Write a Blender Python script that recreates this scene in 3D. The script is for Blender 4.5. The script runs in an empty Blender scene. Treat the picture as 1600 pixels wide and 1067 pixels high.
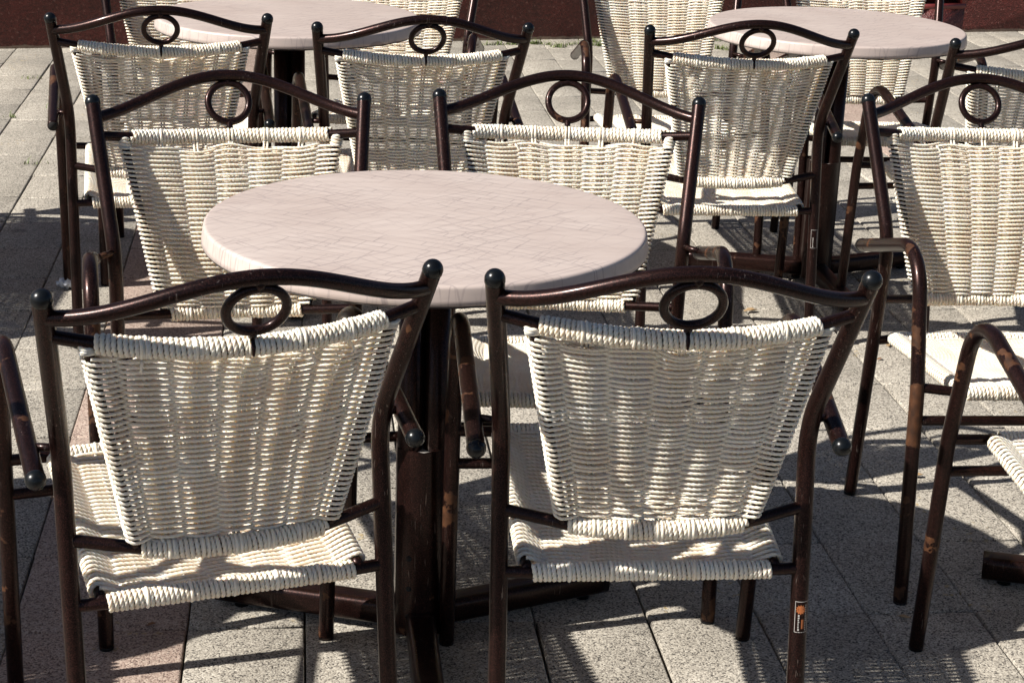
import bpy, math, random
import numpy as np
from mathutils import Vector, Matrix
S = 1.02                     # fit units -> metres
C = bpy.context.scene.collection
rad = math.radians
rng = np.random.default_rng(7)
random.seed(7)

# ------------------------------------------------------------------ helpers
def new_obj(name, verts, faces, mat, parent=None, smooth=True):
    """faces: list of (n,k) index arrays"""
    me = bpy.data.meshes.new(name)
    verts = np.asarray(verts, np.float32)
    faces = [np.asarray(f, np.int32) for f in faces if len(f)]
    loops = np.concatenate([f.ravel() for f in faces])
    sizes = np.concatenate([np.full(len(f), f.shape[1], np.int32) for f in faces])
    starts = np.concatenate([[0], np.cumsum(sizes)[:-1]]).astype(np.int32)
    me.vertices.add(len(verts)); me.vertices.foreach_set('co', verts.ravel())
    me.loops.add(len(loops)); me.loops.foreach_set('vertex_index', loops)
    me.polygons.add(len(sizes)); me.polygons.foreach_set('loop_start', starts)
    me.update(calc_edges=True); me.validate()
    if smooth is True:
        me.polygons.foreach_set('use_smooth', np.ones(len(me.polygons), bool))
    me.materials.append(mat)
    o = bpy.data.objects.new(name, me); C.objects.link(o)
    if parent: o.parent = parent
    return o

class MB:
    def __init__(s): s.v = []; s.q = {}; s.n = 0
    def add(s, v, *fs):
        v = np.asarray(v, float)
        for f in fs:
            f = np.asarray(f, int)
            if f.size: s.q.setdefault(f.shape[1], []).append(f + s.n)
        s.v.append(v); s.n += len(v); return s
    def build(s, name, mat, parent=None, smooth=True):
        return new_obj(name, np.concatenate(s.v), [np.concatenate(f) for f in s.q.values()], mat, parent, smooth)

def smooth_path(pts, step=.006):
    """Catmull-Rom through pts, resampled evenly"""
    P = np.asarray(pts, float)
    if len(P) == 2:
        n = max(2, int(np.linalg.norm(P[1]-P[0])/step)); t = np.linspace(0, 1, n)[:, None]
        return P[0]*(1-t)+P[1]*t
    Q = np.vstack([2*P[0]-P[1], P, 2*P[-1]-P[-2]]); out = []
    for i in range(1, len(Q)-2):
        p0, p1, p2, p3 = Q[i-1:i+3]
        t = np.linspace(0, 1, 24, endpoint=False)[:, None]
        out.append(.5*((2*p1)+(-p0+p2)*t+(2*p0-5*p1+4*p2-p3)*t*t+(-p0+3*p1-3*p2+p3)*t**3))
    out.append(P[-1:]); return resample(np.vstack(out), step)

def resample(P, step):
    d = np.r_[0, np.cumsum(np.linalg.norm(np.diff(P, axis=0), axis=1))]
    n = max(2, int(d[-1]/step)+1); s = np.linspace(0, d[-1], n)
    return np.stack([np.interp(s, d, P[:, k]) for k in range(3)], 1)

def fillet(pts, radii, step=.006):
    """polyline with rounded corners"""
    P = [np.asarray(p, float) for p in pts]; out = [P[0]]
    for i in range(1, len(P)-1):
        a = P[i-1]-P[i]; b = P[i+1]-P[i]; la = np.linalg.norm(a); lb = np.linalg.norm(b); a /= la; b /= lb
        ang = math.acos(np.clip(a@b, -1, 1)); t = min(radii[i-1]/math.tan(ang/2), .49*la, .9*lb)
        p0 = P[i]+a*t; p1 = P[i]+b*t
        for u in np.linspace(0, 1, 14):
            # rational quadratic ~ circular arc
            w = math.sin(ang/2); d0 = (1-u)**2; d1 = 2*u*(1-u)*w; d2 = u*u
            out.append((p0*d0+P[i]*d1+p1*d2)/(d0+d1+d2))
    out.append(P[-1]); return resample(np.array(out), step)

def frames(P, ref=None):
    T = np.gradient(P, axis=0); T /= np.linalg.norm(T, axis=1)[:, None]+1e-12
    if ref is not None:
        ref = np.broadcast_to(np.asarray(ref, float), P.shape)
        B = np.cross(T, ref); B /= np.linalg.norm(B, axis=1)[:, None]+1e-12
        return T, np.cross(B, T), B
    N = np.empty_like(P); a = np.array([0, 0, 1.]) if abs(T[0][2]) < .9 else np.array([0, 1., 0])
    n = np.cross(np.cross(T[0], a), T[0]); n /= np.linalg.norm(n); N[0] = n
    for i in range(1, len(P)):
        n = n-T[i]*(n@T[i]); n /= np.linalg.norm(n); N[i] = n
    return T, N, np.cross(T, N)

def sweep(mb, P, r, sides=16, ref=None, lobes=0, amp=0, pitch=.026, phase=0., caps=True, closed=False, prof=None, sq=(1, 1)):
    P = np.asarray(P, float); T, N, B = frames(P, ref)
    if closed:
        T = np.roll(P, -1, 0)-np.roll(P, 1, 0); T /= np.linalg.norm(T, axis=1)[:, None]
        if ref is not None:
            B = np.cross(T, np.broadcast_to(np.asarray(ref, float), P.shape)); B /= np.linalg.norm(B, axis=1)[:, None]; N = np.cross(B, T)
    th = np.arange(sides)/sides*2*math.pi
    n = len(P)
    if prof is not None:
        pr = np.asarray(prof, float); sides = len(pr)
        V = P[:, None]+N[:, None]*pr[None, :, :1]+B[:, None]*pr[None, :, 1:2]
    else:
        if lobes:
            s = np.r_[0, np.cumsum(np.linalg.norm(np.diff(P, axis=0), axis=1))]
            a = th[None]+phase+(s/pitch*2*math.pi)[:, None]
            R = np.broadcast_to(r*(1-amp*2.2*(1-np.abs(np.cos(lobes*th/2)))**1.3+amp*.25)[None], (n, sides))
        else:
            a = np.broadcast_to(th[None], (n, sides)); R = np.broadcast_to(np.reshape(r, (-1, 1)), (n, sides))
        V = P[:, None]+N[:, None]*(sq[0]*np.cos(a)*R)[..., None]+B[:, None]*(sq[1]*np.sin(a)*R)[..., None]
    i = np.arange(n if closed else n-1)[:, None]; j = np.arange(sides)[None]
    i2 = (i+1) % n; j2 = (j+1) % sides
    Q = np.stack([np.broadcast_to(x, (len(i), sides)) for x in (i*sides+j, i*sides+j2, i2*sides+j2, i2*sides+j)], -1).reshape(-1, 4)
    V = V.reshape(-1, 3)
    if caps and not closed:
        V = np.vstack([V, P[:1], P[-1:]]); k = n*sides; jj = np.arange(sides); jn = (jj+1) % sides
        t1 = np.stack([np.full(sides, k), jn, jj], 1); t2 = np.stack([np.full(sides, k+1), (n-1)*sides+jj, (n-1)*sides+jn], 1)
        mb.add(V, Q, t1, t2)
    else: mb.add(V, Q)
    return mb

def ball(mb, c, r, axis=(0, 0, 1), cyl=.0, rings=10, sides=18):
    """hemispherical plug on a tube end: dome along axis, short collar below"""
    ax = np.array(axis, float); ax /= np.linalg.norm(ax)
    u = np.cross(ax, [0, 1, 0] if abs(ax[1]) < .9 else [1, 0, 0]); u /= np.linalg.norm(u); w = np.cross(ax, u)
    prof = [(r*.86, -cyl-.003), (r, -cyl)]+[(r*math.cos(t), r*math.sin(t)) for t in np.linspace(0, math.pi/2*.97, rings)]
    th = np.arange(sides)/sides*2*math.pi
    V = np.concatenate([np.array(c)+ax*h+rr*(np.cos(th)[:, None]*u+np.sin(th)[:, None]*w) for rr, h in prof])
    n = len(prof); i = np.arange(n-1)[:, None]; j = np.arange(sides)[None]; j2 = (j+1) % sides
    Q = np.stack([np.broadcast_to(x, (n-1, sides)) for x in (i*sides+j, i*sides+j2, (i+1)*sides+j2, (i+1)*sides+j)], -1).reshape(-1, 4)
    V = np.vstack([V, np.array(c)+ax*r]); jj = np.arange(sides)
    t = np.stack([(n-1)*sides+jj, (n-1)*sides+(jj+1) % sides, np.full(sides, n*sides)], 1)
    return mb.add(V, Q, t)

def lathe(mb, prof, c=(0, 0, 0), sides=96):
    th = np.arange(sides)/sides*2*math.pi; prof = np.asarray(prof, float); n = len(prof)
    V = np.stack([prof[:, 0, None]*np.cos(th), prof[:, 0, None]*np.sin(th), np.broadcast_to(prof[:, 1, None], (n, sides))], -1).reshape(-1, 3)+np.array(c)
    i = np.arange(n-1)[:, None]; j = np.arange(sides)[None]; j2 = (j+1) % sides
    Q = np.stack([np.broadcast_to(x, (n-1, sides)) for x in (i*sides+j, i*sides+j2, (i+1)*sides+j2, (i+1)*sides+j)], -1).reshape(-1, 4)
    return mb.add(V, Q)

def rbox_prof(w, h, r, k=5):
    out = []
    for cx, cy, a0 in ((w/2-r, h/2-r, 0), (-w/2+r, h/2-r, 90), (-w/2+r, -h/2+r, 180), (w/2-r, -h/2+r, 270)):
        for t in np.linspace(0, 90, k): out.append((cx+r*math.cos(rad(a0+t)), cy+r*math.sin(rad(a0+t))))
    return np.array(out)

def box(mb, x0, x1, y0, y1, z0, z1, bev=0):
    if bev:
        b = bev; V = []
        for z, i in ((z0, 0), (z1-b, 0), (z1, b)):
            V += [(x0+i, y0+i, z), (x1-i, y0+i, z), (x1-i, y1-i, z), (x0+i, y1-i, z)]
        Q = [(0, 3, 2, 1)]+[(l*4+k, l*4+(k+1) % 4, l*4+4+(k+1) % 4, l*4+4+k) for l in (0, 1) for k in range(4)]+[(8, 9, 10, 11)]
    else:
        V = [(x0, y0, z0), (x1, y0, z0), (x1, y1, z0), (x0, y1, z0), (x0, y0, z1), (x1, y0, z1), (x1, y1, z1), (x0, y1, z1)]
        Q = [(0, 3, 2, 1), (4, 5, 6, 7), (0, 1, 5, 4), (1, 2, 6, 5), (2, 3, 7, 6), (3, 0, 4, 7)]
    return mb.add(V, np.array(Q))

def tag(o, label=None, cat=None, group=None, kind=None):
    if label: o['label'] = label
    if cat: o['category'] = cat
    if group: o['group'] = group
    if kind: o['kind'] = kind
    return o

# ------------------------------------------------------------------ materials
def mat(name):
    m = bpy.data.materials.new(name); m.use_nodes = True
    nt = m.node_tree; b = nt.nodes['Principled BSDF']
    return m, nt, b
def nd(nt, t, **kw):
    n = nt.nodes.new(t)
    for k, v in kw.items():
        if k in n.inputs: n.inputs[k].default_value = v
        else: setattr(n, k, v)
    return n
def ramp(nt, stops, interp='LINEAR'):
    r = nt.nodes.new('ShaderNodeValToRGB'); r.color_ramp.interpolation = interp
    el = r.color_ramp.elements
    while len(el) < len(stops): el.new(.5)
    for e, (p, c) in zip(el, stops): e.position = p; e.color = (*c, 1) if len(c) == 3 else c
    return r
def mixc(nt, fac, a, b, blend='MIX'):
    m = nt.nodes.new('ShaderNodeMix'); m.data_type = 'RGBA'; m.blend_type = blend
    for idx, v in ((0, fac), (6, a), (7, b)):
        if hasattr(v, 'is_output'): nt.links.new(v, m.inputs[idx])
        else: m.inputs[idx].default_value = v if idx == 0 else (*v, 1)
    return m.outputs[2]
def math_(nt, op, a, b=0., c=None):
    m = nt.nodes.new('ShaderNodeMath'); m.operation = op
    for i, v in enumerate((a, b) if c is None else (a, b, c)):
        if hasattr(v, 'is_output'): nt.links.new(v, m.inputs[i])
        else: m.inputs[i].default_value = v
    return m.outputs[0]
def objcoord(nt, rnd=True, scale=(1, 1, 1)):
    tc = nt.nodes.new('ShaderNodeTexCoord'); mp = nt.nodes.new('ShaderNodeMapping'); mp.inputs['Scale'].default_value = scale
    nt.links.new(tc.outputs['Object'], mp.inputs['Vector'])
    if rnd:
        oi = nt.nodes.new('ShaderNodeObjectInfo'); m = nt.nodes.new('ShaderNodeVectorMath'); m.operation = 'SCALE'
        m.inputs[0].default_value = (37, 19, 53); nt.links.new(oi.outputs['Random'], m.inputs['Scale'])
        nt.links.new(m.outputs[0], mp.inputs['Location'])
    return mp.outputs[0]
def bump(nt, b, h, strength, dist):
    n = nt.nodes.new('ShaderNodeBump'); n.inputs['Strength'].default_value = strength; n.inputs['Distance'].default_value = dist
    nt.links.new(h, n.inputs['Height']); nt.links.new(n.outputs[0], b.inputs['Normal'])

def metal_mat(name, rust, scratch, band=None):
    m, nt, b = mat(name); L = nt.links.new
    co = objcoord(nt)
    fl = nd(nt, 'ShaderNodeTexVoronoi', Scale=1400.); L(co, fl.inputs['Vector'])
    flake = ramp(nt, [(0, (.0055, .0030, .0026)), (.6, (.0115, .0056, .0048)), (1, (.095, .038, .032))]); L(fl.outputs['Color'], flake.inputs[0])
    base = flake.outputs[0]
    ns = nd(nt, 'ShaderNodeTexNoise', Scale=9., Detail=3.); L(co, ns.inputs['Vector'])
    tone = ramp(nt, [(.3, (.7, .7, .7)), (.7, (1.2, 1.15, 1.1))]); L(ns.outputs[0], tone.inputs[0])
    base = mixc(nt, 1., base, tone.outputs[0], 'MULTIPLY')
    # long pale scratches
    co2 = objcoord(nt, scale=(330, 330, 22)); sc = nd(nt, 'ShaderNodeTexNoise', Scale=1., Detail=2.); L(co2, sc.inputs['Vector'])
    area = nd(nt, 'ShaderNodeTexNoise', Scale=7., Detail=1.); L(co, area.inputs['Vector'])
    s1 = ramp(nt, [(.66, (0, 0, 0)), (.70, (1, 1, 1))]); L(sc.outputs[0], s1.inputs[0])
    s2 = ramp(nt, [(.52, (0, 0, 0)), (.62, (1, 1, 1))]); L(area.outputs[0], s2.inputs[0])
    sm = math_(nt, 'MULTIPLY', math_(nt, 'MULTIPLY', s1.outputs[0], s2.outputs[0]), scratch)
    base = mixc(nt, sm, base, (.20, .16, .14))
    # worn, rusty patches
    rn = nd(nt, 'ShaderNodeTexNoise', Scale=19., Detail=4., Roughness=.55); L(co, rn.inputs['Vector'])
    rm = ramp(nt, [(rust, (0, 0, 0)), (rust+.012, (1, 1, 1))]); L(rn.outputs[0], rm.inputs[0])
    rmask = rm.outputs[0]
    if band:
        tc = nt.nodes.new('ShaderNodeTexCoord'); sx = nt.nodes.new('ShaderNodeSeparateXYZ'); L(tc.outputs['Object'], sx.inputs[0])
        zz = math_(nt, 'ADD', sx.outputs[2], math_(nt, 'MULTIPLY_ADD', rn.outputs[0], .05, -.025))
        bm = math_(nt, 'MULTIPLY', math_(nt, 'GREATER_THAN', zz, band[0]), math_(nt, 'LESS_THAN', zz, band[1]))
        rmask = math_(nt, 'MAXIMUM', rmask, bm)
    rc = nd(nt, 'ShaderNodeTexNoise', Scale=60., Detail=3.); L(co, rc.inputs['Vector'])
    rcol = ramp(nt, [(.3, (.028, .012, .006)), (.6, (.065, .026, .011)), (.8, (.12, .058, .028))]); L(rc.outputs[0], rcol.inputs[0])
    base = mixc(nt, rmask, base, rcol.outputs[0])
    L(base, b.inputs['Base Color'])
    L(math_(nt, 'MULTIPLY_ADD', rmask, -.55, .6), b.inputs['Metallic'])
    L(math_(nt, 'MULTIPLY_ADD', rmask, .3, math_(nt, 'MULTIPLY_ADD', ns.outputs[0], .12, .26)), b.inputs['Roughness'])
    b.inputs['Coat Weight'].default_value = .12; b.inputs['Coat Roughness'].default_value = .14; b.inputs['Specular IOR Level'].default_value = .22
    hh = math_(nt, 'ADD', math_(nt, 'MULTIPLY', rmask, -1.), math_(nt, 'MULTIPLY', fl.outputs['Distance'], .3))
    bump(nt, b, hh, .25, .0004)
    return m
M_METAL = metal_mat('bronze_paint', .72, .55)
M_ARM = metal_mat('worn_bronze_paint', .60, .4)
M_RUST = metal_mat('rusted_bronze_paint', .60, .4, (.305, .42))
M_BASE = metal_mat('scuffed_bronze_paint', .70, .8)

def rope_mat():
    m, nt, b = mat('cream_rope'); L = nt.links.new; co = objcoord(nt)
    n = nd(nt, 'ShaderNodeTexNoise', Scale=14., Detail=3.); L(co, n.inputs['Vector'])
    r = ramp(nt, [(.3, (.78, .66, .525)), (.55, (.845, .75, .625)), (.75, (.88, .81, .705))]); L(n.outputs[0], r.inputs[0])
    f = nd(nt, 'ShaderNodeTexNoise', Scale=900., Detail=2.); L(co, f.inputs['Vector'])
    g = ramp(nt, [(.3, (.86, .84, .8)), (.6, (1, 1, 1))]); L(f.outputs[0], g.inputs[0])
    L(mixc(nt, 1., r.outputs[0], g.outputs[0], 'MULTIPLY'), b.inputs['Base Color'])
    b.inputs['Roughness'].default_value = .5
    b.inputs['Subsurface Weight'].default_value = .6; b.inputs['Subsurface Scale'].default_value = .009; b.inputs['Subsurface Radius'].default_value = (1., .72, .48)
    bump(nt, b, f.outputs[0], .3, .0006)
    return m
M_ROPE = rope_mat()

def plain(name, col, rough=.5, metallic=0., coat=0.):
    m, nt, b = mat(name); L = nt.links.new; co = objcoord(nt)
    n = nd(nt, 'ShaderNodeTexNoise', Scale=40., Detail=4.); L(co, n.inputs['Vector'])
    r = ramp(nt, [(.3, tuple(c*.82 for c in col)), (.7, tuple(c*1.15 for c in col))]); L(n.outputs[0], r.inputs[0])
    L(r.outputs[0], b.inputs['Base Color']); L(math_(nt, 'MULTIPLY_ADD', n.outputs[0], .2, rough-.1), b.inputs['Roughness'])
    b.inputs['Metallic'].default_value = metallic; b.inputs['Coat Weight'].default_value = coat
    return m
M_CAP = plain('black_plastic', (.004, .005, .006), .27); M_CAP.node_tree.nodes['Principled BSDF'].inputs['Specular IOR Level'].default_value = .3
M_HOLE = plain('dark_hole', (.004, .004, .004), .9)

def table_mat():
    m, nt, b = mat('pale_laminate'); L = nt.links.new
    tc = nt.nodes.new('ShaderNodeTexCoord')
    col = None
    n = nd(nt, 'ShaderNodeTexNoise', Scale=5., Detail=4.); L(tc.outputs['Object'], n.inputs['Vector'])
    base = ramp(nt, [(.3, (.435, .362, .325)), (.7, (.50, .43, .39))]); L(n.outputs[0], base.inputs[0]); col = base.outputs[0]
    masks = []
    for ang, bw, bh, off, ms in ((31, .125, .021, .37, .0045), (-37, .17, .029, .43, .0042), (31, .09, .047, .29, .004), (-37, .11, .061, .61, .0035)):
        mp = nt.nodes.new('ShaderNodeMapping'); mp.inputs['Rotation'].default_value = (0, 0, rad(ang)); mp.inputs['Location'].default_value = (bw*off*3, bh*off, 0)
        L(tc.outputs['Object'], mp.inputs['Vector'])
        wb = nd(nt, 'ShaderNodeTexNoise', Scale=3., Detail=1.); L(mp.outputs[0], wb.inputs['Vector'])
        br = nt.nodes.new('ShaderNodeTexBrick'); br.offset = off; br.offset_frequency = 3; br.squash = .6; br.squash_frequency = 2
        br.inputs['Scale'].default_value = 1; br.inputs['Brick Width'].default_value = bw; br.inputs['Row Height'].default_value = bh
        br.inputs['Mortar Size'].default_value = .00105; br.inputs['Mortar Smooth'].default_value = .3
        br.inputs['Color1'].default_value = (0, 0, 0, 1); br.inputs['Color2'].default_value = (0, 0, 0, 1); br.inputs['Mortar'].default_value = (1, 1, 1, 1)
        L(mp.outputs[0], br.inputs['Vector'])
        br2 = nt.nodes.new('ShaderNodeTexNoise'); br2.inputs['Scale'].default_value = 9; L(mp.outputs[0], br2.inputs['Vector'])
        gate = ramp(nt, [(.42, (0, 0, 0)), (.6, (1, 1, 1))]); L(br2.outputs[0], gate.inputs[0])
        masks.append(math_(nt, 'MULTIPLY', br.outputs['Color'], gate.outputs[0]))
    for k, mk in enumerate(masks):
        col = mixc(nt, math_(nt, 'MULTIPLY', mk, .8 if k < 2 else .6), col, (.27, .225, .215))
    # broad faint streaks along one direction
    mp = nt.nodes.new('ShaderNodeMapping'); mp.inputs['Rotation'].default_value = (0, 0, rad(34)); mp.inputs['Scale'].default_value = (3, 60, 60)
    L(tc.outputs['Object'], mp.inputs['Vector'])
    st = nd(nt, 'ShaderNodeTexNoise', Scale=1., Detail=3.); L(mp.outputs[0], st.inputs['Vector'])
    sr = ramp(nt, [(.35, (.94, .93, .93)), (.65, (1.04, 1.04, 1.04))]); L(st.outputs[0], sr.inputs[0])
    col = mixc(nt, 1., col, sr.outputs[0], 'MULTIPLY')
    L(col, b.inputs['Base Color']); b.inputs['Roughness'].default_value = .42
    fine = nd(nt, 'ShaderNodeTexNoise', Scale=420., Detail=2.); L(tc.outputs['Object'], fine.inputs['Vector'])
    bump(nt, b, fine.outputs[0], .08, .0004)
    return m
M_TABLE = table_mat()

def paving_mat():
    m, nt, b = mat('exposed_aggregate'); L = nt.links.new
    g = nt.nodes.new('ShaderNodeNewGeometry'); co = g.outputs['Position']
    v = nd(nt, 'ShaderNodeTexVoronoi', Scale=370., Randomness=1.); L(co, v.inputs['Vector'])
    sep = nt.nodes.new('ShaderNodeSeparateColor'); L(v.outputs['Color'], sep.inputs[0])
    grey = ramp(nt, [(0, (.06, .056, .052)), (.12, (.125, .115, .103)), (.24, (.28, .258, .226)), (.5, (.37, .344, .30)), (.78, (.455, .425, .368)), (1, (.575, .545, .48))]); L(sep.outputs[0], grey.inputs[0])
    pink = ramp(nt, [(0, (.11, .08, .07)), (.15, (.20, .145, .125)), (.3, (.32, .245, .21)), (.6, (.40, .31, .265)), (1, (.50, .42, .36))]); L(sep.outputs[0], pink.inputs[0])
    ap = nt.nodes.new('ShaderNodeAttribute'); ap.attribute_name = 'pink'
    at = nt.nodes.new('ShaderNodeAttribute'); at.attribute_name = 'tone'
    col = mixc(nt, ap.outputs['Fac'], grey.outputs[0], pink.outputs[0])
    big = nd(nt, 'ShaderNodeTexNoise', Scale=5., Detail=5., Roughness=.6); L(co, big.inputs['Vector'])
    br = ramp(nt, [(.3, (.80, .79, .77)), (.7, (1.10, 1.09, 1.07))]); L(big.outputs[0], br.inputs[0])
    col = mixc(nt, 1., col, br.outputs[0], 'MULTIPLY')
    tn = ramp(nt, [(0, (.80, .80, .80)), (1, (1.0, .995, .985))]); L(at.outputs['Fac'], tn.inputs[0])
    col = mixc(nt, 1., col, tn.outputs[0], 'MULTIPLY')
    # dark grease spots and yellow lichen flecks
    sp = nd(nt, 'ShaderNodeTexVoronoi', Scale=2.3); L(co, sp.inputs['Vector'])
    wob = nd(nt, 'ShaderNodeTexNoise', Scale=30., Detail=3.); L(co, wob.inputs['Vector'])
    sd = math_(nt, 'ADD', sp.outputs['Distance'], math_(nt, 'MULTIPLY', wob.outputs[0], .06))
    sr = ramp(nt, [(.075, (1, 1, 1)), (.10, (0, 0, 0))]); L(sd, sr.inputs[0])
    col = mixc(nt, math_(nt, 'MULTIPLY', sr.outputs[0], .45), col, (.09, .082, .075))
    ly = nd(nt, 'ShaderNodeTexNoise', Scale=55., Detail=4.); L(co, ly.inputs['Vector'])
    ly2 = nd(nt, 'ShaderNodeTexNoise', Scale=4.3, Detail=2.); L(co, ly2.inputs['Vector'])
    l1 = ramp(nt, [(.60, (0, 0, 0)), (.66, (1, 1, 1))]); L(ly.outputs[0], l1.inputs[0])
    l2 = ramp(nt, [(.60, (0, 0, 0)), (.68, (1, 1, 1))]); L(ly2.outputs[0], l2.inputs[0])
    col = mixc(nt, math_(nt, 'MULTIPLY', math_(nt, 'MULTIPLY', l1.outputs[0], l2.outputs[0]), .55), col, (.42, .30, .10))
    L(col, b.inputs['Base Color']); b.inputs['Roughness'].default_value = .85; b.inputs['Specular IOR Level'].default_value = .25
    v2 = nd(nt, 'ShaderNodeTexVoronoi', Scale=370.); v2.feature = 'SMOOTH_F1'; L(co, v2.inputs['Vector'])
    h = math_(nt, 'ADD', math_(nt, 'MULTIPLY', v2.outputs['Distance'], -1.), math_(nt, 'MULTIPLY', sep.outputs[1], .6))
    bump(nt, b, h, .5, .0012)
    return m
def joint_mat():
    m, nt, b = mat('joint_sand'); L = nt.links.new
    g = nt.nodes.new('ShaderNodeNewGeometry')
    n = nd(nt, 'ShaderNodeTexNoise', Scale=160., Detail=4.); L(g.outputs['Position'], n.inputs['Vector'])
    r = ramp(nt, [(.3, (.035, .03, .025)), (.7, (.10, .085, .07))]); L(n.outputs[0], r.inputs[0]); L(r.outputs[0], b.inputs['Base Color'])
    b.inputs['Roughness'].default_value = .95; bump(nt, b, n.outputs[0], .6, .003)
    return m
def wall_mat():
    m, nt, b = mat('red_pebbledash'); L = nt.links.new
    tc = nt.nodes.new('ShaderNodeTexCoord'); co = tc.outputs['Object']
    v = nd(nt, 'ShaderNodeTexVoronoi', Scale=120.); L(co, v.inputs['Vector'])
    sep = nt.nodes.new('ShaderNodeSeparateColor'); L(v.outputs['Color'], sep.inputs[0])
    r = ramp(nt, [(0, (.060, .011, .010)), (.7, (.105, .018, .0155)), (.94, (.125, .028, .024)), (1, (.18, .075, .065))]); L(sep.outputs[0], r.inputs[0])
    n = nd(nt, 'ShaderNodeTexNoise', Scale=6., Detail=5.); L(co, n.inputs['Vector'])
    nr = ramp(nt, [(.3, (.65, .65, .65)), (.7, (1.2, 1.2, 1.2))]); L(n.outputs[0], nr.inputs[0])
    col = mixc(nt, 1., r.outputs[0], nr.outputs[0], 'MULTIPLY')
    # grey splash dirt on the lowest few centimetres
    sx = nt.nodes.new('ShaderNodeSeparateXYZ'); L(co, sx.inputs[0])
    dn = nd(nt, 'ShaderNodeTexNoise', Scale=14., Detail=4.); L(co, dn.inputs['Vector'])
    dz = math_(nt, 'SUBTRACT', sx.outputs[2], math_(nt, 'MULTIPLY', dn.outputs[0], .022))
    dr = ramp(nt, [(.0, (1, 1, 1)), (.004, (0, 0, 0))]); L(dz, dr.inputs[0])
    col = mixc(nt, math_(nt, 'MULTIPLY', dr.outputs[0], .7), col, (.26, .21, .17))
    L(col, b.inputs['Base Color']); b.inputs['Roughness'].default_value = .55
    h = math_(nt, 'ADD', v.outputs['Distance'], math_(nt, 'MULTIPLY', n.outputs[0], 2.))
    bump(nt, b, h, .7, .006)
    return m

# ------------------------------------------------------------------ camera
F, H = 2811.19, 1.480099
yaw, pitch, roll = rad(7.11898), rad(18.83128), rad(2.07068)
fw = np.array([math.sin(yaw)*math.cos(pitch), math.cos(yaw)*math.cos(pitch), -math.sin(pitch)])
r0 = np.array([math.cos(yaw), -math.sin(yaw), 0]); u0 = np.cross(r0, fw)
rr = math.cos(roll)*r0+math.sin(roll)*u0; uu = -math.sin(roll)*r0+math.cos(roll)*u0
cam = bpy.data.cameras.new('camera'); co = bpy.data.objects.new('camera', cam); C.objects.link(co)
co.matrix_world = Matrix(((rr[0], uu[0], -fw[0], 0), (rr[1], uu[1], -fw[1], 0), (rr[2], uu[2], -fw[2], H*S), (0, 0, 0, 1)))
cam.sensor_width = 36; cam.lens = F/1600*36; cam.clip_end = 500; cam.clip_start = .05
bpy.context.scene.camera = co
def ground(px, py, z=0.):
    d = fw+rr*(px-800)/F-uu*(py-533.5)/F
    t = (z-H*S)/d[2]; p = np.array([0, 0, H*S])+t*d; return p

# ------------------------------------------------------------------ light
PHI, EL = rad(15.5), rad(40.3)
w = bpy.data.worlds.new('World'); bpy.context.scene.world = w; w.use_nodes = True
sky = w.node_tree.nodes.new('ShaderNodeTexSky'); sky.sky_type = 'NISHITA'; sky.sun_disc = False
sky.sun_elevation = EL; sky.sun_rotation = rad(254.5); sky.air_density = .7; sky.dust_density = .8; sky.ozone_density = 1.2
bg = w.node_tree.nodes['Background']; w.node_tree.links.new(sky.outputs[0], bg.inputs['Color']); bg.inputs['Strength'].default_value = .05
sl = bpy.data.lights.new('sun', 'SUN'); sl.energy = 4.9; sl.angle = rad(.53); sl.color = (1, .945, .87)
so = bpy.data.objects.new('sun', sl); C.objects.link(so)
so.rotation_euler = Vector((math.cos(PHI)*math.cos(EL), math.sin(PHI)*math.cos(EL), -math.sin(EL))).to_track_quat('-Z', 'Y').to_euler()
so.location = (-6, -1, 6)
vs = bpy.context.scene.view_settings; vs.view_transform = 'Standard'; vs.look = 'None'; vs.exposure = .85; vs.gamma = 1

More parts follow.
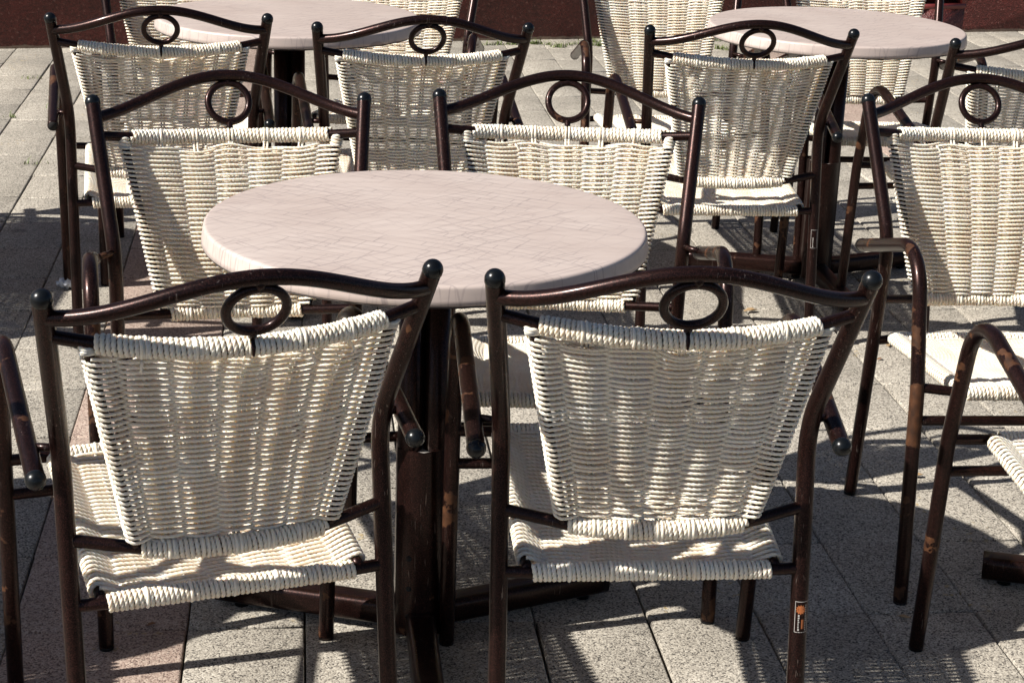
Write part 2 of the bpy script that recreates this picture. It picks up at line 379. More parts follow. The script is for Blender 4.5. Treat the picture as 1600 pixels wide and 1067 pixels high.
# ------------------------------------------------------------------ ground
def build_ground():
    mb = MB(); n = 2
    V = [(-60, -20, -.02), (60, -20, -.02), (60, 90, -.02), (-60, 90, -.02)]
    mb.add(V, [(0, 1, 2, 3)]); o = mb.build('ground', joint_mat(), smooth=False); tag(o, kind='structure')
    edges = []; x = -.491-.2*14-.3
    xs = [x]
    # columns: twelve of 0.2 then a wider pink one of 0.3
    k0 = -.491
    cols = []
    for rep in (-2, -1, 0, 1, 2):
        a = k0+rep*2.7; cols.append((a, a+.298, 1))
        for i in range(12): cols.append((a+.298+i*.2002, a+.298+(i+1)*.2002, 0))
    r = rng.random
    V = []; Q = []; tone = []; pink = []; gap = .0022
    wy = lambda x: 8.77+.1916*(x)   # line of the wall foot (fit units)
    for ci, (a, b, p) in enumerate(cols):
        if b < -4 or a > 6.5: continue
        gl = .0035 if r() < .35 else .0016
        for j in range(-5, 26):
            y0 = 2.80079+j*.29495; y1 = y0+.29495
            y1 = min(y1, wy((a+b)/2)+.25)
            if y1-y0 < .02: continue
            j4 = (r(4)-.5)*.0022
            x0, x1, yy0, yy1 = (a+gl+j4[0])*S, (b-.0018+j4[1])*S, (y0+.0013+j4[2]*.6)*S, (y1-.0013+j4[3]*.6)*S
            z = (r()-.5)*.0035; tx, ty = (r(2)-.5)*.006
            base = len(V)
            bv = .004
            for zz, i in ((-.02, 0.), (-.0032, 0.), (-.0008, .0018), (0., bv)):
                for (px, py) in ((x0+i, yy0+i), (x1-i, yy0+i), (x1-i, yy1-i), (x0+i, yy1-i)):
                    V.append((px, py, zz+z*(zz > -.019)+((px-(x0+x1)/2)*tx+(py-(yy0+yy1)/2)*ty)*(zz > -.019)))
            for l in range(3):
                for k in range(4): Q.append((base+l*4+k, base+l*4+(k+1) % 4, base+l*4+4+(k+1) % 4, base+l*4+4+k))
            Q.append((base+12, base+13, base+14, base+15))
            t = r(); tone += [t]*13; pink += [float(p)]*13
    o = new_obj('paving', V, [np.array(Q)], paving_mat(), smooth=False)
    for nme, arr in (('tone', tone), ('pink', pink)):
        at = o.data.attributes.new(nme, 'FLOAT', 'FACE'); at.data.foreach_set('value', np.array(arr, np.float32))
    tag(o, kind='structure')
build_ground()

# wall behind, along its foot line
def build_wall():
    e = bpy.data.objects.new('house_wall', None); C.objects.link(e)
    p0 = ground(0, 77); p1 = ground(1600, 49); d = p1-p0; ang = math.atan2(d[1], d[0])
    e.location = (p0[0], p0[1], 0); e.rotation_euler.z = ang
    tag(e, 'dark red rough plastered wall along the back of the terrace', 'wall')
    # hatch position in local x
    def lx(px, py):
        q = ground(px, py)-p0; return q[0]*math.cos(ang)+q[1]*math.sin(ang)
    h0, h1, hz = lx(1430, 50), lx(1493, 50), .16
    mb = MB(); xs = [-4, h0-.03, h1+.03, 10]
    box(mb, xs[0], xs[1], 0, .3, -.1, 3.2); box(mb, xs[2], xs[3], 0, .3, -.1, 3.2)
    box(mb, xs[1], xs[2], 0, .3, -.1, hz-.03); box(mb, xs[1], xs[2], 0, .3, hz+.72, 3.2); box(mb, xs[1], xs[2], .12, .3, hz-.03, hz+.72)
    wm = wall_mat()
    mb.build('plaster', wm, e, smooth=False)
    red = plain('red_gloss_paint', (.11, .016, .014), .35)
    f = MB(); t = .028
    box(f, h0-.03, h1+.03, -.012, .12, hz-.03, hz+t-.03); box(f, h0-.03, h1+.03, -.012, .12, hz+.72-t, hz+.72)
    box(f, h0-.03, h0-.03+t, -.012, .12, hz+t-.03, hz+.72-t); box(f, h1+.03-t, h1+.03, -.012, .12, hz+t-.03, hz+.72-t)
    box(f, h0+.05, h1-.05, .012, .05, hz+.06, hz+.64)
    box(f, h0, h1, .05, .11, hz-.001, hz+.69)
    o = f.build('hatch', red, e, smooth=False); o['label'] = 'dark red panelled hatch set into the wall'
build_wall()

# ------------------------------------------------------------------ chair (all dims in metres, local: +y = facing, origin on the ground)
D = dict(w1=.247, y1=-.332, h1=.814, w2=.218, h2=.563, w3=.218, y3=-.284, wa=.2565, ya=-.245, ha=.545, w6=.257, y6=.210,
         yh=-.413, hh=.846, yr=-.398, hr=.804, wtr=.182, ytr=-.326, htr=.750, ytm=-.360, htm=.742,
         wba=.214, yba=-.234, hba=.44, wbr=.123, ybr=-.251, hbr=.433, wsa=.214, ysa=-.234, hsa=.352, wsr=.171, ysr=-.239, hsr=.354,
         wfa=.252, yfa=.172, hfa=.409, wfr=.172, yfr=.185, hfr=.398, hfs=.344)
D = {k: v*S for k, v in D.items()}
g = lambda k: D[k]
Y2 = -.2*S
RT, RB = .0132, .0092          # main tube, bar radius
RR = .0031                     # rope
TW = .0230                     # rope twist pitch

def post_at(z, s):
    h2, h1 = g('h2'), g('h1')
    if z > h2:
        t = (z-h2)/(h1-h2); return np.array([s*(g('w2')+(g('w1')-g('w2'))*t), Y2+(g('y1')-Y2)*t, z])
    t = z/h2; return np.array([s*(g('w3')+(g('w2')-g('w3'))*t), g('y3')+(Y2-g('y3'))*t, z])

def arm_path(s):
    a = np.array([s*g('wa'), g('ya'), g('ha')])
    kx = .114*S; kz = .648*S
    return fillet([a, (s*.259*S, kx, kz), (s*.2575*S, .176*S, .40*S), (s*g('w6'), g('y6'), 0.004)], [.088, .3])

def top_curve(u):   # centre line of the upper bar
    u = np.asarray(u, float); a = np.abs(u)
    x = u*g('wtr'); y = g('ytr')+(g('ytm')-g('ytr'))*(1-u*u); z = g('htr')+(g('htm')-g('htr'))*(1-u*u)
    return np.stack([x, y, z], -1)
def bot_curve(u):
    u = np.asarray(u, float)
    return np.stack([u*g('wbr'), g('ybr')-.016*S*(1-u*u), g('hbr')-.003*(1-u*u)], -1)

def bar_path(ends, mid):
    return smooth_path(np.vstack([ends[0], mid, ends[1]]), .005)

def coil(path, r_bar, pitch=.0070, skip=None, seed=0):
    """rope wound round a bar"""
    P = resample(path, .0008); T, N, B = frames(P)
    s = np.r_[0, np.cumsum(np.linalg.norm(np.diff(P, axis=0), axis=1))]
    rg = np.random.default_rng(seed)
    wob = np.interp(s, np.linspace(0, s[-1], 60), rg.normal(0, 1, 60))
    turns = s/pitch+.05*wob; a = turns*2*math.pi
    R = r_bar+.0024+.00022*np.interp(s, np.linspace(0, s[-1], 40), rg.normal(0, 1, 40))
    nseg = int(turns[-1]*30); si = np.linspace(0, s[-1], nseg)
    f = lambda A: np.stack([np.interp(si, s, A[:, k]) for k in range(3)], 1)
    a2 = np.interp(si, s, a); Ri = np.interp(si, s, R)[:, None]
    Q = f(P)+(f(N)*np.cos(a2)[:, None]+f(B)*np.sin(a2)[:, None])*Ri
    return Q, f(T)

def weave(surf, nrows, v0, v1, nw, amp_rail, amp, rail_u, step, mb, seed, wav, r, normal, vdir, sides=9, thin=1.0):
    """one long rope laced to and fro round two side rails and under/over the warps between"""
    rg = np.random.default_rng(seed)
    ph = rg.random(8)*6.28; wv = rg.normal(0, 1, (nrows, nw+1))
    for k in range(3): wv[1:-1] = (wv[:-2]+wv[1:-1]*2+wv[2:])/4
    rowj = rg.normal(0, 1, nrows)
    segs = []
    for i in range(nrows):
        vi = v0+(v1-v0)*i/(nrows-1)
        u = np.linspace(-1, 1, 90) if i % 2 == 0 else np.linspace(1, -1, 90)
        q = (u+1)/2*nw                                   # warp coordinate 0..nw
        sgn = 1 if i % 2 == 0 else -1
        c = np.cos(q*math.pi)
        c = np.sign(c)*np.abs(c)**.8
        edge = np.clip(1-np.minimum(q, nw-q)/.8, 0, 1)
        A = amp+(amp_rail-amp)*edge
        dep = sgn*c*A
        dv = np.interp(q, np.arange(nw+1), wv[i])*wav*.55+wav*.3*rowj[i]
        # rows droop between the loops near the top
        dv = dv+wav*2.6*max(0, 1-(vi-v0)/(.22*(v1-v0)))**1.5*(np.sin(q*math.pi*.72+ph[0])+.6*np.sin(q*math.pi*1.35+ph[1])+.4)
        dv = dv*(1-edge)
        # jog: visible float sits level, crossing steps by half a row
        vv = vi+dv
        P = surf(u*rail_u, vv)+normal*dep[:, None]
        segs.append(P)
        # half turn round the rail to the next row
        if i < nrows-1:
            e = 1 if i % 2 == 0 else -1
            d0 = dep[-1]; t = np.linspace(0, math.pi, 12)[1:-1]
            vi2 = v0+(v1-v0)*(i+1)/(nrows-1)
            base = surf(np.full(len(t), e*rail_u), vi+(vi2-vi)*t/math.pi)
            out = (surf(np.array([e*rail_u*1.02]), np.array([vi]))-surf(np.array([e*rail_u]), np.array([vi])))[0]; out /= np.linalg.norm(out)
            segs.append(base+out*(np.sin(t)*amp_rail)[:, None]+normal*(d0*np.cos(t))[:, None])
    P = resample(np.vstack(segs), step)
    sweep(mb, P, r, sides, ref=vdir, lobes=3, amp=.19, pitch=TW)

def build_backrest(seed, droop, parent, sides=9):
    mb = MB()
    def surf(u, v):
        t = top_curve(u); b = bot_curve(u); v = np.asarray(v)[..., None]
        P = t*(1-v)+b*v
        P[..., 1] += .027*(1-np.asarray(u)**2)*np.sin(np.clip(v[..., 0], 0, 1)*math.pi)**.4
        return P
    ax = (bot_curve(0)-top_curve(0)); Lp = np.linalg.norm(ax); ax = ax/Lp
    nrm = np.cross(ax, [1, 0, 0]); nrm /= np.linalg.norm(nrm)
    v0, v1 = .054, .96
    ru = 1.075
    weave(surf, 72, v0, v1, 6, .0105, .0055, ru, .0021, mb, seed, droop, .0025, nrm, ax, 12)
    # warps: paired ropes with a loop round each bar
    for k in range(1, 6):
        u = (k/6*2-1)*ru
        for dx in (-.0032, .0032):
            P = surf(np.full(60, u), np.linspace(.0, 1.0, 60)); P[:, 0] += dx
            P[0] += nrm*.0; sweep(mb, resample(P, .004), .0027, 7, ref=(1, 0, 0), lobes=3, amp=.15, pitch=TW, caps=False)
            for cv, vv in ((top_curve(u), 0), (bot_curve(u), 1)):
                th = np.linspace(0, 2*math.pi, 40, endpoint=False); rl = RB+.0036
                L = np.asarray(cv)+np.stack([np.full(40, dx*1.05), np.cos(th)*rl, np.sin(th)*rl], 1)
                sweep(mb, L, .0027, 7, ref=(1, 0, 0), caps=False, closed=True)
    # lashing at the upper corners
    for e in (-1, 1):
        for q in range(4):
            c = surf(np.array([e*(ru-.0)]), np.array([.012+.012*q]))[0]
            th = np.linspace(0, 2*math.pi, 30, endpoint=False); rl = .0092
            sweep(mb, c+np.stack([np.cos(th)*rl, np.sin(th)*rl, np.sin(th+q)*.003], 1), RR, 7, ref=(0, 0, 1), closed=True, caps=False)
    rg = np.random.default_rng(seed+99)
    for q in range(7):
        u = rg.uniform(-.95, .95); v = rg.choice([.05, .06, .95]); p = surf(np.array([u]), np.array([v]))[0]; l = .010+.012*rg.random()
        d = np.array([rg.normal()*.5, rg.choice([-1, 1])*.6, -.5-.5*rg.random()]); d /= np.linalg.norm(d)
        P = smooth_path([p, p+d*l*.5+[0, 0, .002], p+d*l+np.array([rg.normal()*.004, 0, -.004])], .002)
        sweep(mb, P, np.linspace(.0027, .0016, len(P)), 8)
    o = mb.build('backrest', M_ROPE, parent)
    # hidden steel side rails
    for e in (-1, 1):
        rb = MB(); P = surf(np.full(40, e*ru), np.linspace(-.005, 1.0, 40)); sweep(rb, P, .0070, 12); rb.build('side_rail', M_METAL, o)
    return o

def build_seat(seed, parent):
    mb = MB()
    A = np.array([0, g('ysr'), g('hsr')+.004]); Bv = np.array([0, g('yfr'), g('hfr')+.004])
    W0, W1 = g('wsr')*1.045, g('wfr')*1.06
    rg = np.random.default_rng(seed+50)
    def surf(u, v):
        u = np.asarray(u, float); v = np.asarray(v, float)
        P = A*(1-v[..., None])+Bv*v[..., None]
        P[..., 0] += u*(W0+(W1-W0)*v)
        P[..., 2] -= .017*(1-u*u)*np.clip(1-(2*v-1)**2, 0, 1)**.7
        P[..., 2] += .002*np.sin(u*5+v*9+seed)*np.sin(v*14)*(1-u*u)
        return P
    ax = (Bv-A)/np.linalg.norm(Bv-A); nrm = np.cross([1, 0, 0], ax); nrm /= np.linalg.norm(nrm)
    weave(surf, 70, .035, .965, 6, .0115, .0030, 1.0, .0024, mb, seed+9, .0022, .0034, nrm, ax, 12)
    for k in range(1, 6):
        u = (k/6*2-1)
        P = surf(np.full(40, u), np.linspace(0, 1, 40)); sweep(mb, P, .003, 7, ref=(1, 0, 0), caps=False)
        for c in (A, Bv):
            th = np.linspace(0, 2*math.pi, 36, endpoint=False); rl = RB+.0036
            sweep(mb, c+np.array([u*W0, 0, -.004])+np.stack([np.zeros(36), np.cos(th)*rl, np.sin(th)*rl], 1), .0027, 7, ref=(1, 0, 0), caps=False, closed=True)
    o = mb.build('seat', M_ROPE, parent)
    for e in (-1, 1):
        rb = MB(); P = surf(np.full(30, e*1.), np.linspace(0, 1, 30)); sweep(rb, P, .0080, 12); rb.build('side_rail', M_METAL, o)
    return o

def chair_root(name='rope_chair'):
    o = bpy.data.objects.new(name, None); C.objects.link(o); return o

def make_chair():
    root = chair_root()
    for s in (-1, 1):
        mb = MB()
        P = fillet([(s*g('w3'), g('y3'), .006), (s*g('w2'), Y2, g('h2')), (s*g('w1'), g('y1'), g('h1'))], [.16])
        sweep(mb, P, RT, 20); leg = mb.build('rear_leg', M_METAL, root)
        d = P[-1]-P[-4]; cb = MB(); ball(cb, P[-1], RT*1.07, d, .004); cb.build('end_cap', M_CAP, leg)
        fb = MB(); sweep(fb, [P[0]-np.array([0, 0, .006]), P[0]+(P[3]-P[0])*.1], RT*.96, 18); fb.build('foot_cap', M_CAP, leg)
    for s in (-1, 1):
        P = arm_path(s); mb = MB(); sweep(mb, P, RT, 20)
        # little strut welding the arm to the rear leg
        q = P[int(len(P)*.075)]; pz = post_at(q[2]+.004, s)
        sweep(mb, [pz, q], .0062, 10)
        arm = mb.build('armrest', M_ARM, root)
        cb = MB(); ball(cb, P[0], RT*1.07, P[0]-P[4], .004); cb.build('end_cap', M_CAP, arm)
        fb = MB(); sweep(fb, [P[-1]-np.array([0, 0, .004]), P[-1]+(P[-4]-P[-1])*.1], RT*.96, 18); fb.build('foot_cap', M_CAP, arm)
    # crest rail with its hump
    u = np.linspace(-1, 1, 41); pa = post_at(.79*S, 1); wA = pa[0]
    hump = .5*(1+np.cos(np.pi*u)); hump = hump**.85
    z = .787*S+(g('hh')-.787*S)*hump-.004*S*np.sin(np.pi*np.abs(u))**2*0
    y = pa[1]+(g('yh')-pa[1])*(1-np.abs(u)**2.0)
    mb = MB(); sweep(mb, resample(np.stack([u*wA, y, z], 1), .005), .0107, 18)
    mb.build('crest_rail', M_METAL, root)
    # ring under the hump, with a pin down to the bar
    top = np.array([0, g('yh')+.003, g('hh')-.0145]); bt = top_curve(0)+np.array([0, 0, 0])
    ax = (bt-top); L = np.linalg.norm(ax); ax = ax/L; R = .0378*S
    c = top+ax*R; th = np.linspace(0, 2*math.pi, 64, endpoint=False)
    P = c+np.cos(th)[:, None]*np.array([1., 0, 0])*R*1.0-np.sin(th)[:, None]*ax*R
    mb = MB(); sweep(mb, P, .0066, 14, ref=np.cross([1, 0, 0], ax), closed=True)
    sweep(mb, [top-ax*.012, top+ax*.002], .007, 10)
    pr = [c+ax*R, c+ax*(R+.008), bt-ax*.010+[0, -.0, .004], bt+[0, -.0155, .001], bt+[0, -.0150, -.009]]
    T = np.array(pr); sweep(mb, resample(T, .004), np.linspace(.0070, .0016, len(resample(T, .004))), 10)
    mb.build('ring', M_METAL, root)
    # four bars, each with its rope winding
    bars = []
    um = np.linspace(-1, 1, 15)
    pt, pb = post_at(.758*S, 1), post_at(.443*S, 1)
    tc_ = top_curve(um*1.0); bc_ = bot_curve(um)
    mk = lambda p, s: np.array([p[0]*s, p[1], p[2]])
    bars.append(('back_crossbar', smooth_path(np.vstack([mk(pt, -1), tc_, mk(pt, 1)]), .005), (g('wtr'), ), top_curve(np.linspace(-1, 1, 80)), RB))
    bars.append(('back_crossbar', smooth_path(np.vstack([mk(pb, -1), bc_, mk(pb, 1)]), .005), None, bot_curve(np.linspace(-1, 1, 80)), RB))
    ps = post_at(g('hsa'), 1)
    xs = np.linspace(-1, 1, 60)[:, None]
    seg = lambda w, y, z: np.hstack([xs*w, np.full_like(xs, y), np.full_like(xs, z)])
    bars.append(('seat_crossbar', np.vstack([mk(ps, -1), (-g('wsr'), g('ysr'), g('hsr')), (g('wsr'), g('ysr'), g('hsr')), mk(ps, 1)]), None, seg(g('wsr')*.995, g('ysr'), g('hsr')), RB))
    fa = np.array([.2575*S, .173*S, .404*S])
    bars.append(('seat_crossbar', np.vstack([mk(fa, -1), (-g('wfr'), g('yfr'), g('hfr')), (g('wfr'), g('yfr'), g('hfr')), mk(fa, 1)]), None, seg(g('wfr')*.995, g('yfr'), g('hfr')), RB))
    for k, (nm, P, _, W, rbar) in enumerate(bars):
        mb = MB(); sweep(mb, resample(np.asarray(P), .006), rbar, 14); bo = mb.build(nm, M_METAL, root)
        for half in ((W[:40]-[.0012, 0, 0], W[40:]+[.0012, 0, 0]) if k == 0 else (W,)):
          Q, T = coil(half, rbar, seed=k); mb = MB(); sweep(mb, Q, .0037, 12, ref=T, lobes=3, amp=.17, pitch=TW, sq=(1., .78)); mb.build('rope_wrap', M_ROPE, bo)
    mb = MB(); fs = np.array([.2575*S, .181*S, g('hfs')]); sweep(mb, smooth_path([mk(fs, -1), mk(fs, 1)], .01), .0092, 14)
    mb.build('stretcher', M_METAL, root)
    return root

proto = make_chair()
backs = [build_backrest(3, .0065, proto), None, None]; seats = [build_seat(3, proto), None, None]
for k, dr in ((1, .0032), (2, .0040)):
    backs[k] = build_backrest(11*k+1, dr, None); seats[k] = build_seat(20*k, None)
def meshes(o): return [o.data]+[c.data for c in o.children]
BV = [meshes(b) for b in backs]; SV = [meshes(s) for s in seats]
for k in (1, 2):
    for o in (backs[k], seats[k]):
        for c in list(o.children): bpy.data.objects.remove(c)
        bpy.data.objects.remove(o)

def copy_tree(o, parent=None, skip=()):
    c = o.copy(); C.objects.link(c)
    if parent: c.parent = parent
    for ch in list(o.children):
        if ch.name.split('.')[0] in skip: continue
        copy_tree(ch, c, skip)
    return c
def set_variant(root, v):
    for ch in root.children:
        nm = ch.name.split('.')[0]
        if nm in ('backrest', 'seat'):
            MS = (BV if nm == 'backrest' else SV)[v]
            ch.data = MS[0]
            for gch, me in zip(ch.children, MS[1:]): gch.data = me

GA = 'rope chairs around the cafe tables'
CH = [  # fit x, y, angle, weave variant, label
 ('A', -0.152, 2.484, 14.8, 1, 'front left rope chair with its back to us, turned slightly left'),
 ('B', 0.5, 2.512, -0.9, 0, 'front back view rope chair with an orange sticker on its right rear leg'),
 ('C', -0.089, 2.973, 186, 2, 'rope chair facing us behind the left side of the nearest table'),
 ('D', 0.478, 3.017, 174.2, 1, 'rope chair facing us behind the right side of the nearest table'),
 ('E', 1.076, 4.518, -0.8, 2, 'rope chair with silver sticker on rear leg, before the far right table'),
 ('Tl', -0.346, 4.576, 4.9, 0, 'back view rope chair nearest the bare left paving, armrest end without a cap'),
 ('Tm', 0.264, 4.505, 4.4, 2, 'back view rope chair in front of the right half of the far left table'),
 ('F', 1.344, 3.04, 178.4, 1, 'rope chair facing us at the right edge, its whole left armrest showing'),
 ('G', 1.312, 2.458, 0.2, 0, 'rope chair cut off by the right edge, only an arched armrest and seat corner showing'),
 ('H', 1.753, 4.416, 3.9, 1, 'back view rope chair at the upper right edge beside the far right table'),
 ('I', -0.288, 5.02, 185.2, 2, 'rope chair facing us behind the left side of the far left table'),
 ('I2', 0.257, 5.279, 169.9, 0, 'rope chair facing us behind the right side of the far left table'),
 ('J', 1.075, 5.128, 176.6, 1, 'rope chair facing us behind the left side of the far right table, grey armrest underside'),
 ('K', 1.695, 5.068, 177.6, 2, 'rope chair facing us behind the right side of the far right table'),
 ('L1', -.96, 3.01, 174, 0, 'far rope chair of the table beyond the left edge'),
 ('L2', -0.93, 2.5, 14, 1, 'near rope chair of the table beyond the left edge'),
 ('L3', -1.24, 5.15, 172, 2, 'far rope chair of the back table beyond the left edge'),
 ('L4', -1.26, 4.50, 3, 1, 'near rope chair of the back table beyond the left edge'),
]
chairs = {}
for i, (nm, x, y, a, v, lab) in enumerate(CH):
    o = proto if i == 0 else copy_tree(proto)
    o.location = (x*S, y*S, 0); o.rotation_euler = (0, 0, rad(a)); tag(o, lab, 'chair', GA)
    set_variant(o, v); chairs[nm] = o
def kids(o, nm): return [c for c in o.children if c.name.split('.')[0] == nm]
# the chair on the left lost the plug of its left armrest
arm = kids(chairs['Tl'], 'armrest')[0]
for c in list(arm.children):
    if c.name.startswith('end_cap'):
        mb = MB(); P = arm_path(-1)
        th = np.arange(20)/20*2*math.pi; d = P[0]-P[4]; d /= np.linalg.norm(d)
        sweep(mb, [P[0]-d*.001, P[0]+d*.001], RT*.86, 20); ho = mb.build('open_end', M_HOLE, arm)
        bpy.data.objects.remove(c)

# one front leg has lost its paint in a long rusty band
for a in kids(chairs['F'], 'armrest'):
    if a.data.vertices[0].co.x > 0:
        a.data = a.data.copy(); a.data.materials[0] = M_RUST; a['label'] = 'armrest with a long band of bare rust on its front leg'
# stickers on rear legs
def sticker(chair, side, z0, z1, emblem, base):
    leg = [l for l in kids(chair, 'rear_leg') if np.sign(l.data.vertices[0].co.x) == side][0]
    def patch(mb, s0, s1, a0, a1, off):
        n, k = 14, 8; V = []
        for s in np.linspace(s0, s1, n):
            c = post_at(s, side)
            for a in np.linspace(a0, a1, k):
                V.append((c[0]+math.cos(a)*(RT+off), c[1]+math.sin(a)*(RT+off), s))
        Q = [(i*k+j, i*k+j+1, (i+1)*k+j+1, (i+1)*k+j) for i in range(n-1) for j in range(k-1)]
        mb.add(V, np.array(Q))
    A0, A1 = rad(232), rad(318)
    mb = MB(); patch(mb, z0, z1, A0, A1, .0003); st = mb.build('sticker', plain('sticker_film', base, .3), leg)
    white = plain('sticker_print', (.34, .32, .30), .4)
    mb = MB(); h = z1-z0
    for (s0, s1, a0, a1) in ((z0, z0+.0009, A0, A1), (z1-.0009, z1, A0, A1), (z0+.0009, z1-.0009, A0, A0+.05), (z0+.0009, z0+h*.55, A1-.05, A1)):
        patch(mb, s0, s1, a0, a1, .0006)
    rg = np.random.default_rng(5)
    for row, a in ((0, A0+.35), (1, A1-.35)):
        z = z0+h*.06
        while z < z0+h*(.52 if row == 0 else .9):
            l = .0012+rg.random()*.0022; patch(mb, z, z+l, a, a+.10+.08*rg.random(), .0006); z += l+.0009
    mb.build('lettering', white, st)
    if emblem:
        mb = MB(); zc = z0+h*.74; ac = (A0+A1)/2-.12
        # sun: disc and rays, wrapped on the tube
        def pt(r, t):
            z = zc+r*math.sin(t); a = ac+r*math.cos(t)/RT; c = post_at(z, side)
            return (c[0]+math.cos(a)*(RT+.0009), c[1]+math.sin(a)*(RT+.0009), z)
        V = [pt(0, 0)]; m = 24
        for k in range(m): V.append(pt(.0052 if k % 2 else .0078, k/m*2*math.pi))
        mb.add(V, np.array([(0, 1+k, 1+(k+1) % m) for k in range(m)]))
        patch(mb, z0+h*.12, z0+h*.42, ac-.02, ac+.42, .0005)
        mb.build('sun_emblem', plain('sticker_orange', (.33, .10, .03), .4), st)
sticker(chairs['B'], 1, .262*S, .308*S, True, (.05, .02, .016))
sticker(chairs['E'], 1, .262*S, .308*S, False, (.16, .15, .145))

# ------------------------------------------------------------------ tables
def make_table():
    root = bpy.data.objects.new('cafe_table', None); C.objects.link(root)
    R, ht = .3535*S, .735*S
    prof = [(0, 0), (R*.5, 0), (R-.030, -.0002), (R-.016, -.0005)]
    for t in np.linspace(90, 8, 7): prof.append((R-.0095+.0065*math.cos(rad(t)), -.0073+.0065*math.sin(rad(t))))
    prof += [(R-.0020, -.014), (R-.0008, -.022), (R, -.0300), (R-.002, -.0313), (R-.005, -.030), (R-.007, -.022), (R-.03, -.021), (0, -.021)]
    mb = MB(); lathe(mb, [(max(a, 1e-4), ht+b) for a, b in prof], sides=160); top = mb.build('tabletop', M_TABLE, root)
    # rough dark lower edge of the laminate
    mb = MB(); th = np.arange(240)/240*2*math.pi; rg = np.random.default_rng(4)
    jit = .0009*np.convolve(rg.normal(0, 1, 242), [.3, .4, .3], 'valid')
    ringv = lambda r, z: np.stack([r*np.cos(th), r*np.sin(th), np.broadcast_to(z, 240)], 1)
    V = np.vstack([ringv(R-.004, ht-.0310), ringv(R-.0012+jit, ht-.0318), ringv(R-.0016+jit, ht-.0338+jit), ringv(R-.006, ht-.0335)])
    Q = [(l*240+k, (l+1)*240+k, (l+1)*240+(k+1) % 240, l*240+(k+1) % 240) for l in range(3) for k in range(240)]
    mb.add(V, np.array(Q)); mb.build('rim_edge', plain('dark_edge', (.05, .04, .035), .8), top)
    # underside plate
    mb = MB(); P = rbox_prof(.30, .30, .03)
    sweep(mb, [(0, 0, ht-.0255), (0, 0, ht-.0212)], 1, prof=P, ref=(0, 1, 0)); mb.build('mounting_plate', M_BASE, root)
    # cluster of four tubes rising out of a square sleeve
    for k in range(3):
        mb = MB(); a = rad(90+120*k); q = .0250
        x, y = q*math.cos(a), q*math.sin(a)
        sweep(mb, [(x, y, .03), (x, y, ht-.026)], .0210, 18); mb.build('pole', M_BASE, root)
    mb = MB(); w = .049; h = .362
    hexp = lambda r: np.array([(r*math.cos(rad(-90+60*k)), r*math.sin(rad(-90+60*k))) for k in range(6)])
    def prism(mb, r0, r1, z0, z1):
        a, b = hexp(r0), hexp(r1); n = 6
        V = np.vstack([np.c_[a, np.full(6, z0)], np.c_[b, np.full(6, z1)]])
        mb.add(V, np.array([(k, (k+1) % 6, 6+(k+1) % 6, 6+k) for k in range(6)]))
    prism(mb, w, w, .018, h); prism(mb, w, w-.003, h, h+.0005); prism(mb, w-.003, w-.003, h+.0005, h-.02)
    sl = mb.build('sleeve', M_BASE, root, smooth=False)
    for an in (-120, 0, 120):
        for zz in (.055, .108, .165):
            nrm = np.array([math.cos(rad(an)), math.sin(rad(an)), 0]); mb = MB()
            c = nrm*(w*math.cos(rad(30))+.0008)+np.array([0, 0, zz])
            sweep(mb, [c-nrm*.002, c], .0052, 14); mb.build('bolt_hole', M_HOLE, sl)
    mb = MB(); v = np.c_[hexp(w-.0035), np.full(6, h-.003)]; mb.add(v, np.array([[0, 1, 2, 3, 4, 5]])); mb.build('collar_plate', plain('galvanised', (.35, .33, .31), .5, .3), sl, smooth=False)
    for k in range(3):
        a = rad((23, 157, 270)[k]); d = np.array([math.cos(a), math.sin(a), 0]); mb = MB()
        P = [d*(w*.8)+np.array([0, 0, .042]), d*.372*S+np.array([0, 0, .031])]
        sweep(mb, resample(np.array(P), .02), 1, prof=rbox_prof(.046, .050, .012), ref=(0, 0, 1)); f = mb.build('foot', M_BASE, root)
        mb = MB(); c = d*.33*S; sweep(mb, [c+np.array([0, 0, .0]), c+np.array([0, 0, .014])], .013, 14); mb.build('glide', M_CAP, f)
    return root
TB = [(.201, 2.759, 0, 'nearest round pale laminate table, between the four front chairs'),
      (-.0242, 4.8444, 2, 'far round pale laminate table at the upper left'),
      (1.471, 4.8312, 1, 'far round pale laminate table at the upper right'),
      (1.609, 2.78, 0, 'round table beyond the right edge, only a foot of its base in sight'),
      (-1.24, 2.80, 0, 'round table beyond the left edge beside the front chairs'),
      (-1.53, 4.85, 0, 'round table beyond the left edge near the wall')]
tp = make_table()
for i, (x, y, a, lab) in enumerate(TB):
    o = tp if i == 0 else copy_tree(tp)
    o.location = (x*S, y*S, 0); o.rotation_euler.z = rad(a); tag(o, lab, 'table', 'round cafe tables')

# ------------------------------------------------------------------ litter and weeds
def leaf(px, py, size, rot, col, lab, curl=.3):
    p = ground(px, py); mb = MB(); n, k = 9, 5; V = []
    for i in range(n):
        t = i/(n-1); wd = .42*math.sin(math.pi*min(1, t*.96+.02))**.8*(1+.15*math.sin(i*2.3))
        for j in range(k):
            s = (j/(k-1)-.5)*2
            V.append(((t-.5)*size, s*wd*size*.55, size*(.05+curl*abs(s)**1.6*wd*.9+curl*.4*(t-.5)**2+.03*math.sin(3*s+7*t))))
    Q = [(i*k+j, (i+1)*k+j, (i+1)*k+j+1, i*k+j+1) for i in range(n-1) for j in range(k-1)]
    mb.add(V, np.array(Q)); sweep(mb, [(.48*size, 0, size*.09), (.66*size, .05*size, size*.05)], size*.02, 6)
    o = mb.build('dry_leaf', col); o.location = (p[0], p[1], .003); o.rotation_euler.z = rot
    sm = o.modifiers.new('thick', 'SOLIDIFY'); sm.thickness = .0006
    tag(o, lab, 'leaf', 'dry leaves on the paving')
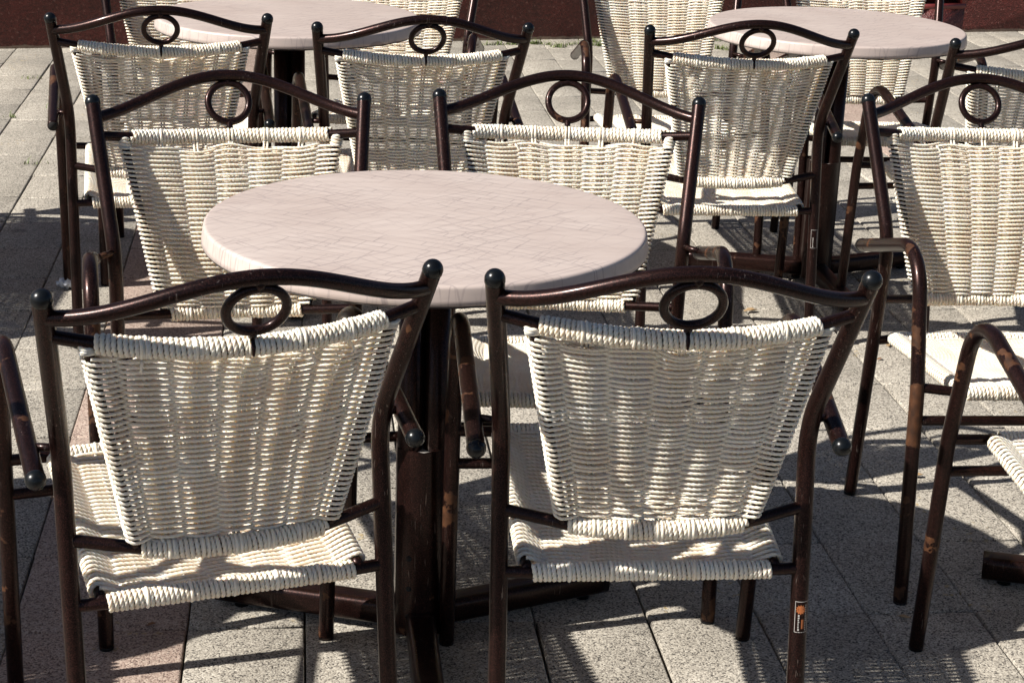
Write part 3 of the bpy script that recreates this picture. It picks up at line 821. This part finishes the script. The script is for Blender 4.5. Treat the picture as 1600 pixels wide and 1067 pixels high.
LB = plain('brown_leaf', (.20, .10, .05), .7); LT = plain('tan_leaf', (.34, .23, .12), .7); LY = plain('yellow_leaf', (.50, .34, .04), .6)
leaf(1374, 563, .018, .4, LB, 'small brown curled leaf on sunlit paving left of the right hand chair seat')
leaf(1388, 541, .026, 1.2, LT, 'tan dry leaf lying under the corner of the right hand chair seat', .2)
leaf(1433, 745, .026, .2, LT, 'tan dry leaf beside the front leg of the right hand chair')
leaf(1413, 966, .022, 2.8, LT, 'small pale leaf on shaded paving at lower right', .15)
leaf(1172, 488, .040, .3, LT, 'dry leaf scraps behind the crest of the front right chair', .35)
leaf(566, 938, .032, .9, LY, 'yellow leaf beside the foot of the nearest table', .5)
leaf(236, 978, .018, .6, LB, 'brown leaf crumb on the pink slab under the front left chair')

def wrapper():
    p = ground(104, 452); rg = np.random.default_rng(3); n = 16
    m, nt, b = mat('clear_film'); b.inputs['Base Color'].default_value = (.8, .84, .9, 1); b.inputs['Roughness'].default_value = .06
    b.inputs['Transmission Weight'].default_value = .35; b.inputs['IOR'].default_value = 1.35
    nn = nd(nt, 'ShaderNodeTexNoise', Scale=70., Detail=3.); tc = nt.nodes.new('ShaderNodeTexCoord'); nt.links.new(tc.outputs['Object'], nn.inputs['Vector'])
    bump(nt, b, nn.outputs[0], 1., .004)
    mb = MB(); th = np.arange(n)/n*2*math.pi; V = []; rings = 7
    for i in range(rings):
        f = math.sin(math.pi*(i+.5)/rings); z = .004+.028*i/(rings-1)
        for t in th: V.append((.024*f*math.cos(t)*(1+.35*rg.normal()*.6), .019*f*math.sin(t)*(1+.35*rg.normal()*.6), z+.004*rg.normal()))
    Q = [(i*n+j, i*n+(j+1) % n, (i+1)*n+(j+1) % n, (i+1)*n+j) for i in range(rings-1) for j in range(n)]
    mb.add(V, np.array(Q), np.array([list(range(n))[::-1]]), np.array([[(rings-1)*n+j for j in range(n)]]))
    o = mb.build('plastic_wrapper', m, smooth=False); o.location = (p[0], p[1], 0)
    tag(o, 'crumpled clear plastic wrapper on the shaded paving at left', 'wrapper')
wrapper()

def grass():
    m, nt, b = mat('grass_blade'); co_ = objcoord(nt, False)
    n = nd(nt, 'ShaderNodeTexNoise', Scale=60.); nt.links.new(co_, n.inputs['Vector'])
    r = ramp(nt, [(.3, (.06, .10, .02)), (.7, (.17, .20, .05))]); nt.links.new(n.outputs[0], r.inputs[0]); nt.links.new(r.outputs[0], b.inputs['Base Color'])
    b.inputs['Roughness'].default_value = .6
    V = []; Q = []; rg = np.random.default_rng(12)
    tufts = [(802, 70, 26), (833, 69, 34), (770, 71, 10), (853, 70, 12), (872, 74, 30), (900, 70, 8), (930, 66, 22), (937, 72, 34), (1118, 64, 14), (1127, 77, 26), (744, 73, 12), (50, 124, 7), (18, 184, 5), (50, 257, 6), (760, 71, 8), (783, 70, 8), (888, 71, 8), (1110, 60, 8), (1140, 79, 10), (1360, 60, 5), (84, 170, 3), (690, 75, 8)]
    for px, py, k in tufts:
        p = ground(px, py)
        for _ in range(int(k*2.2)):
            x, y = p[0]+rg.normal()*.022, p[1]+rg.normal()*.010; a = rg.random()*6.28; l = .014+.024*rg.random(); w_ = .0016+.0012*rg.random()
            dx, dy = math.cos(a), math.sin(a); b0 = len(V)
            for t in (0, .5, 1):
                o_ = l*.8*t*t; z = l*(t-.35*t*t); ww = w_*(1-t*.85)
                V.append((x+dx*o_-dy*ww, y+dy*o_+dx*ww, z)); V.append((x+dx*o_+dy*ww, y+dy*o_-dx*ww, z))
            Q += [(b0, b0+1, b0+3, b0+2), (b0+2, b0+3, b0+5, b0+4)]
    o = new_obj('grass', V, [np.array(Q)], m); tag(o, 'small green weeds growing in the paving joints by the wall', 'weeds', kind='stuff')
grass()
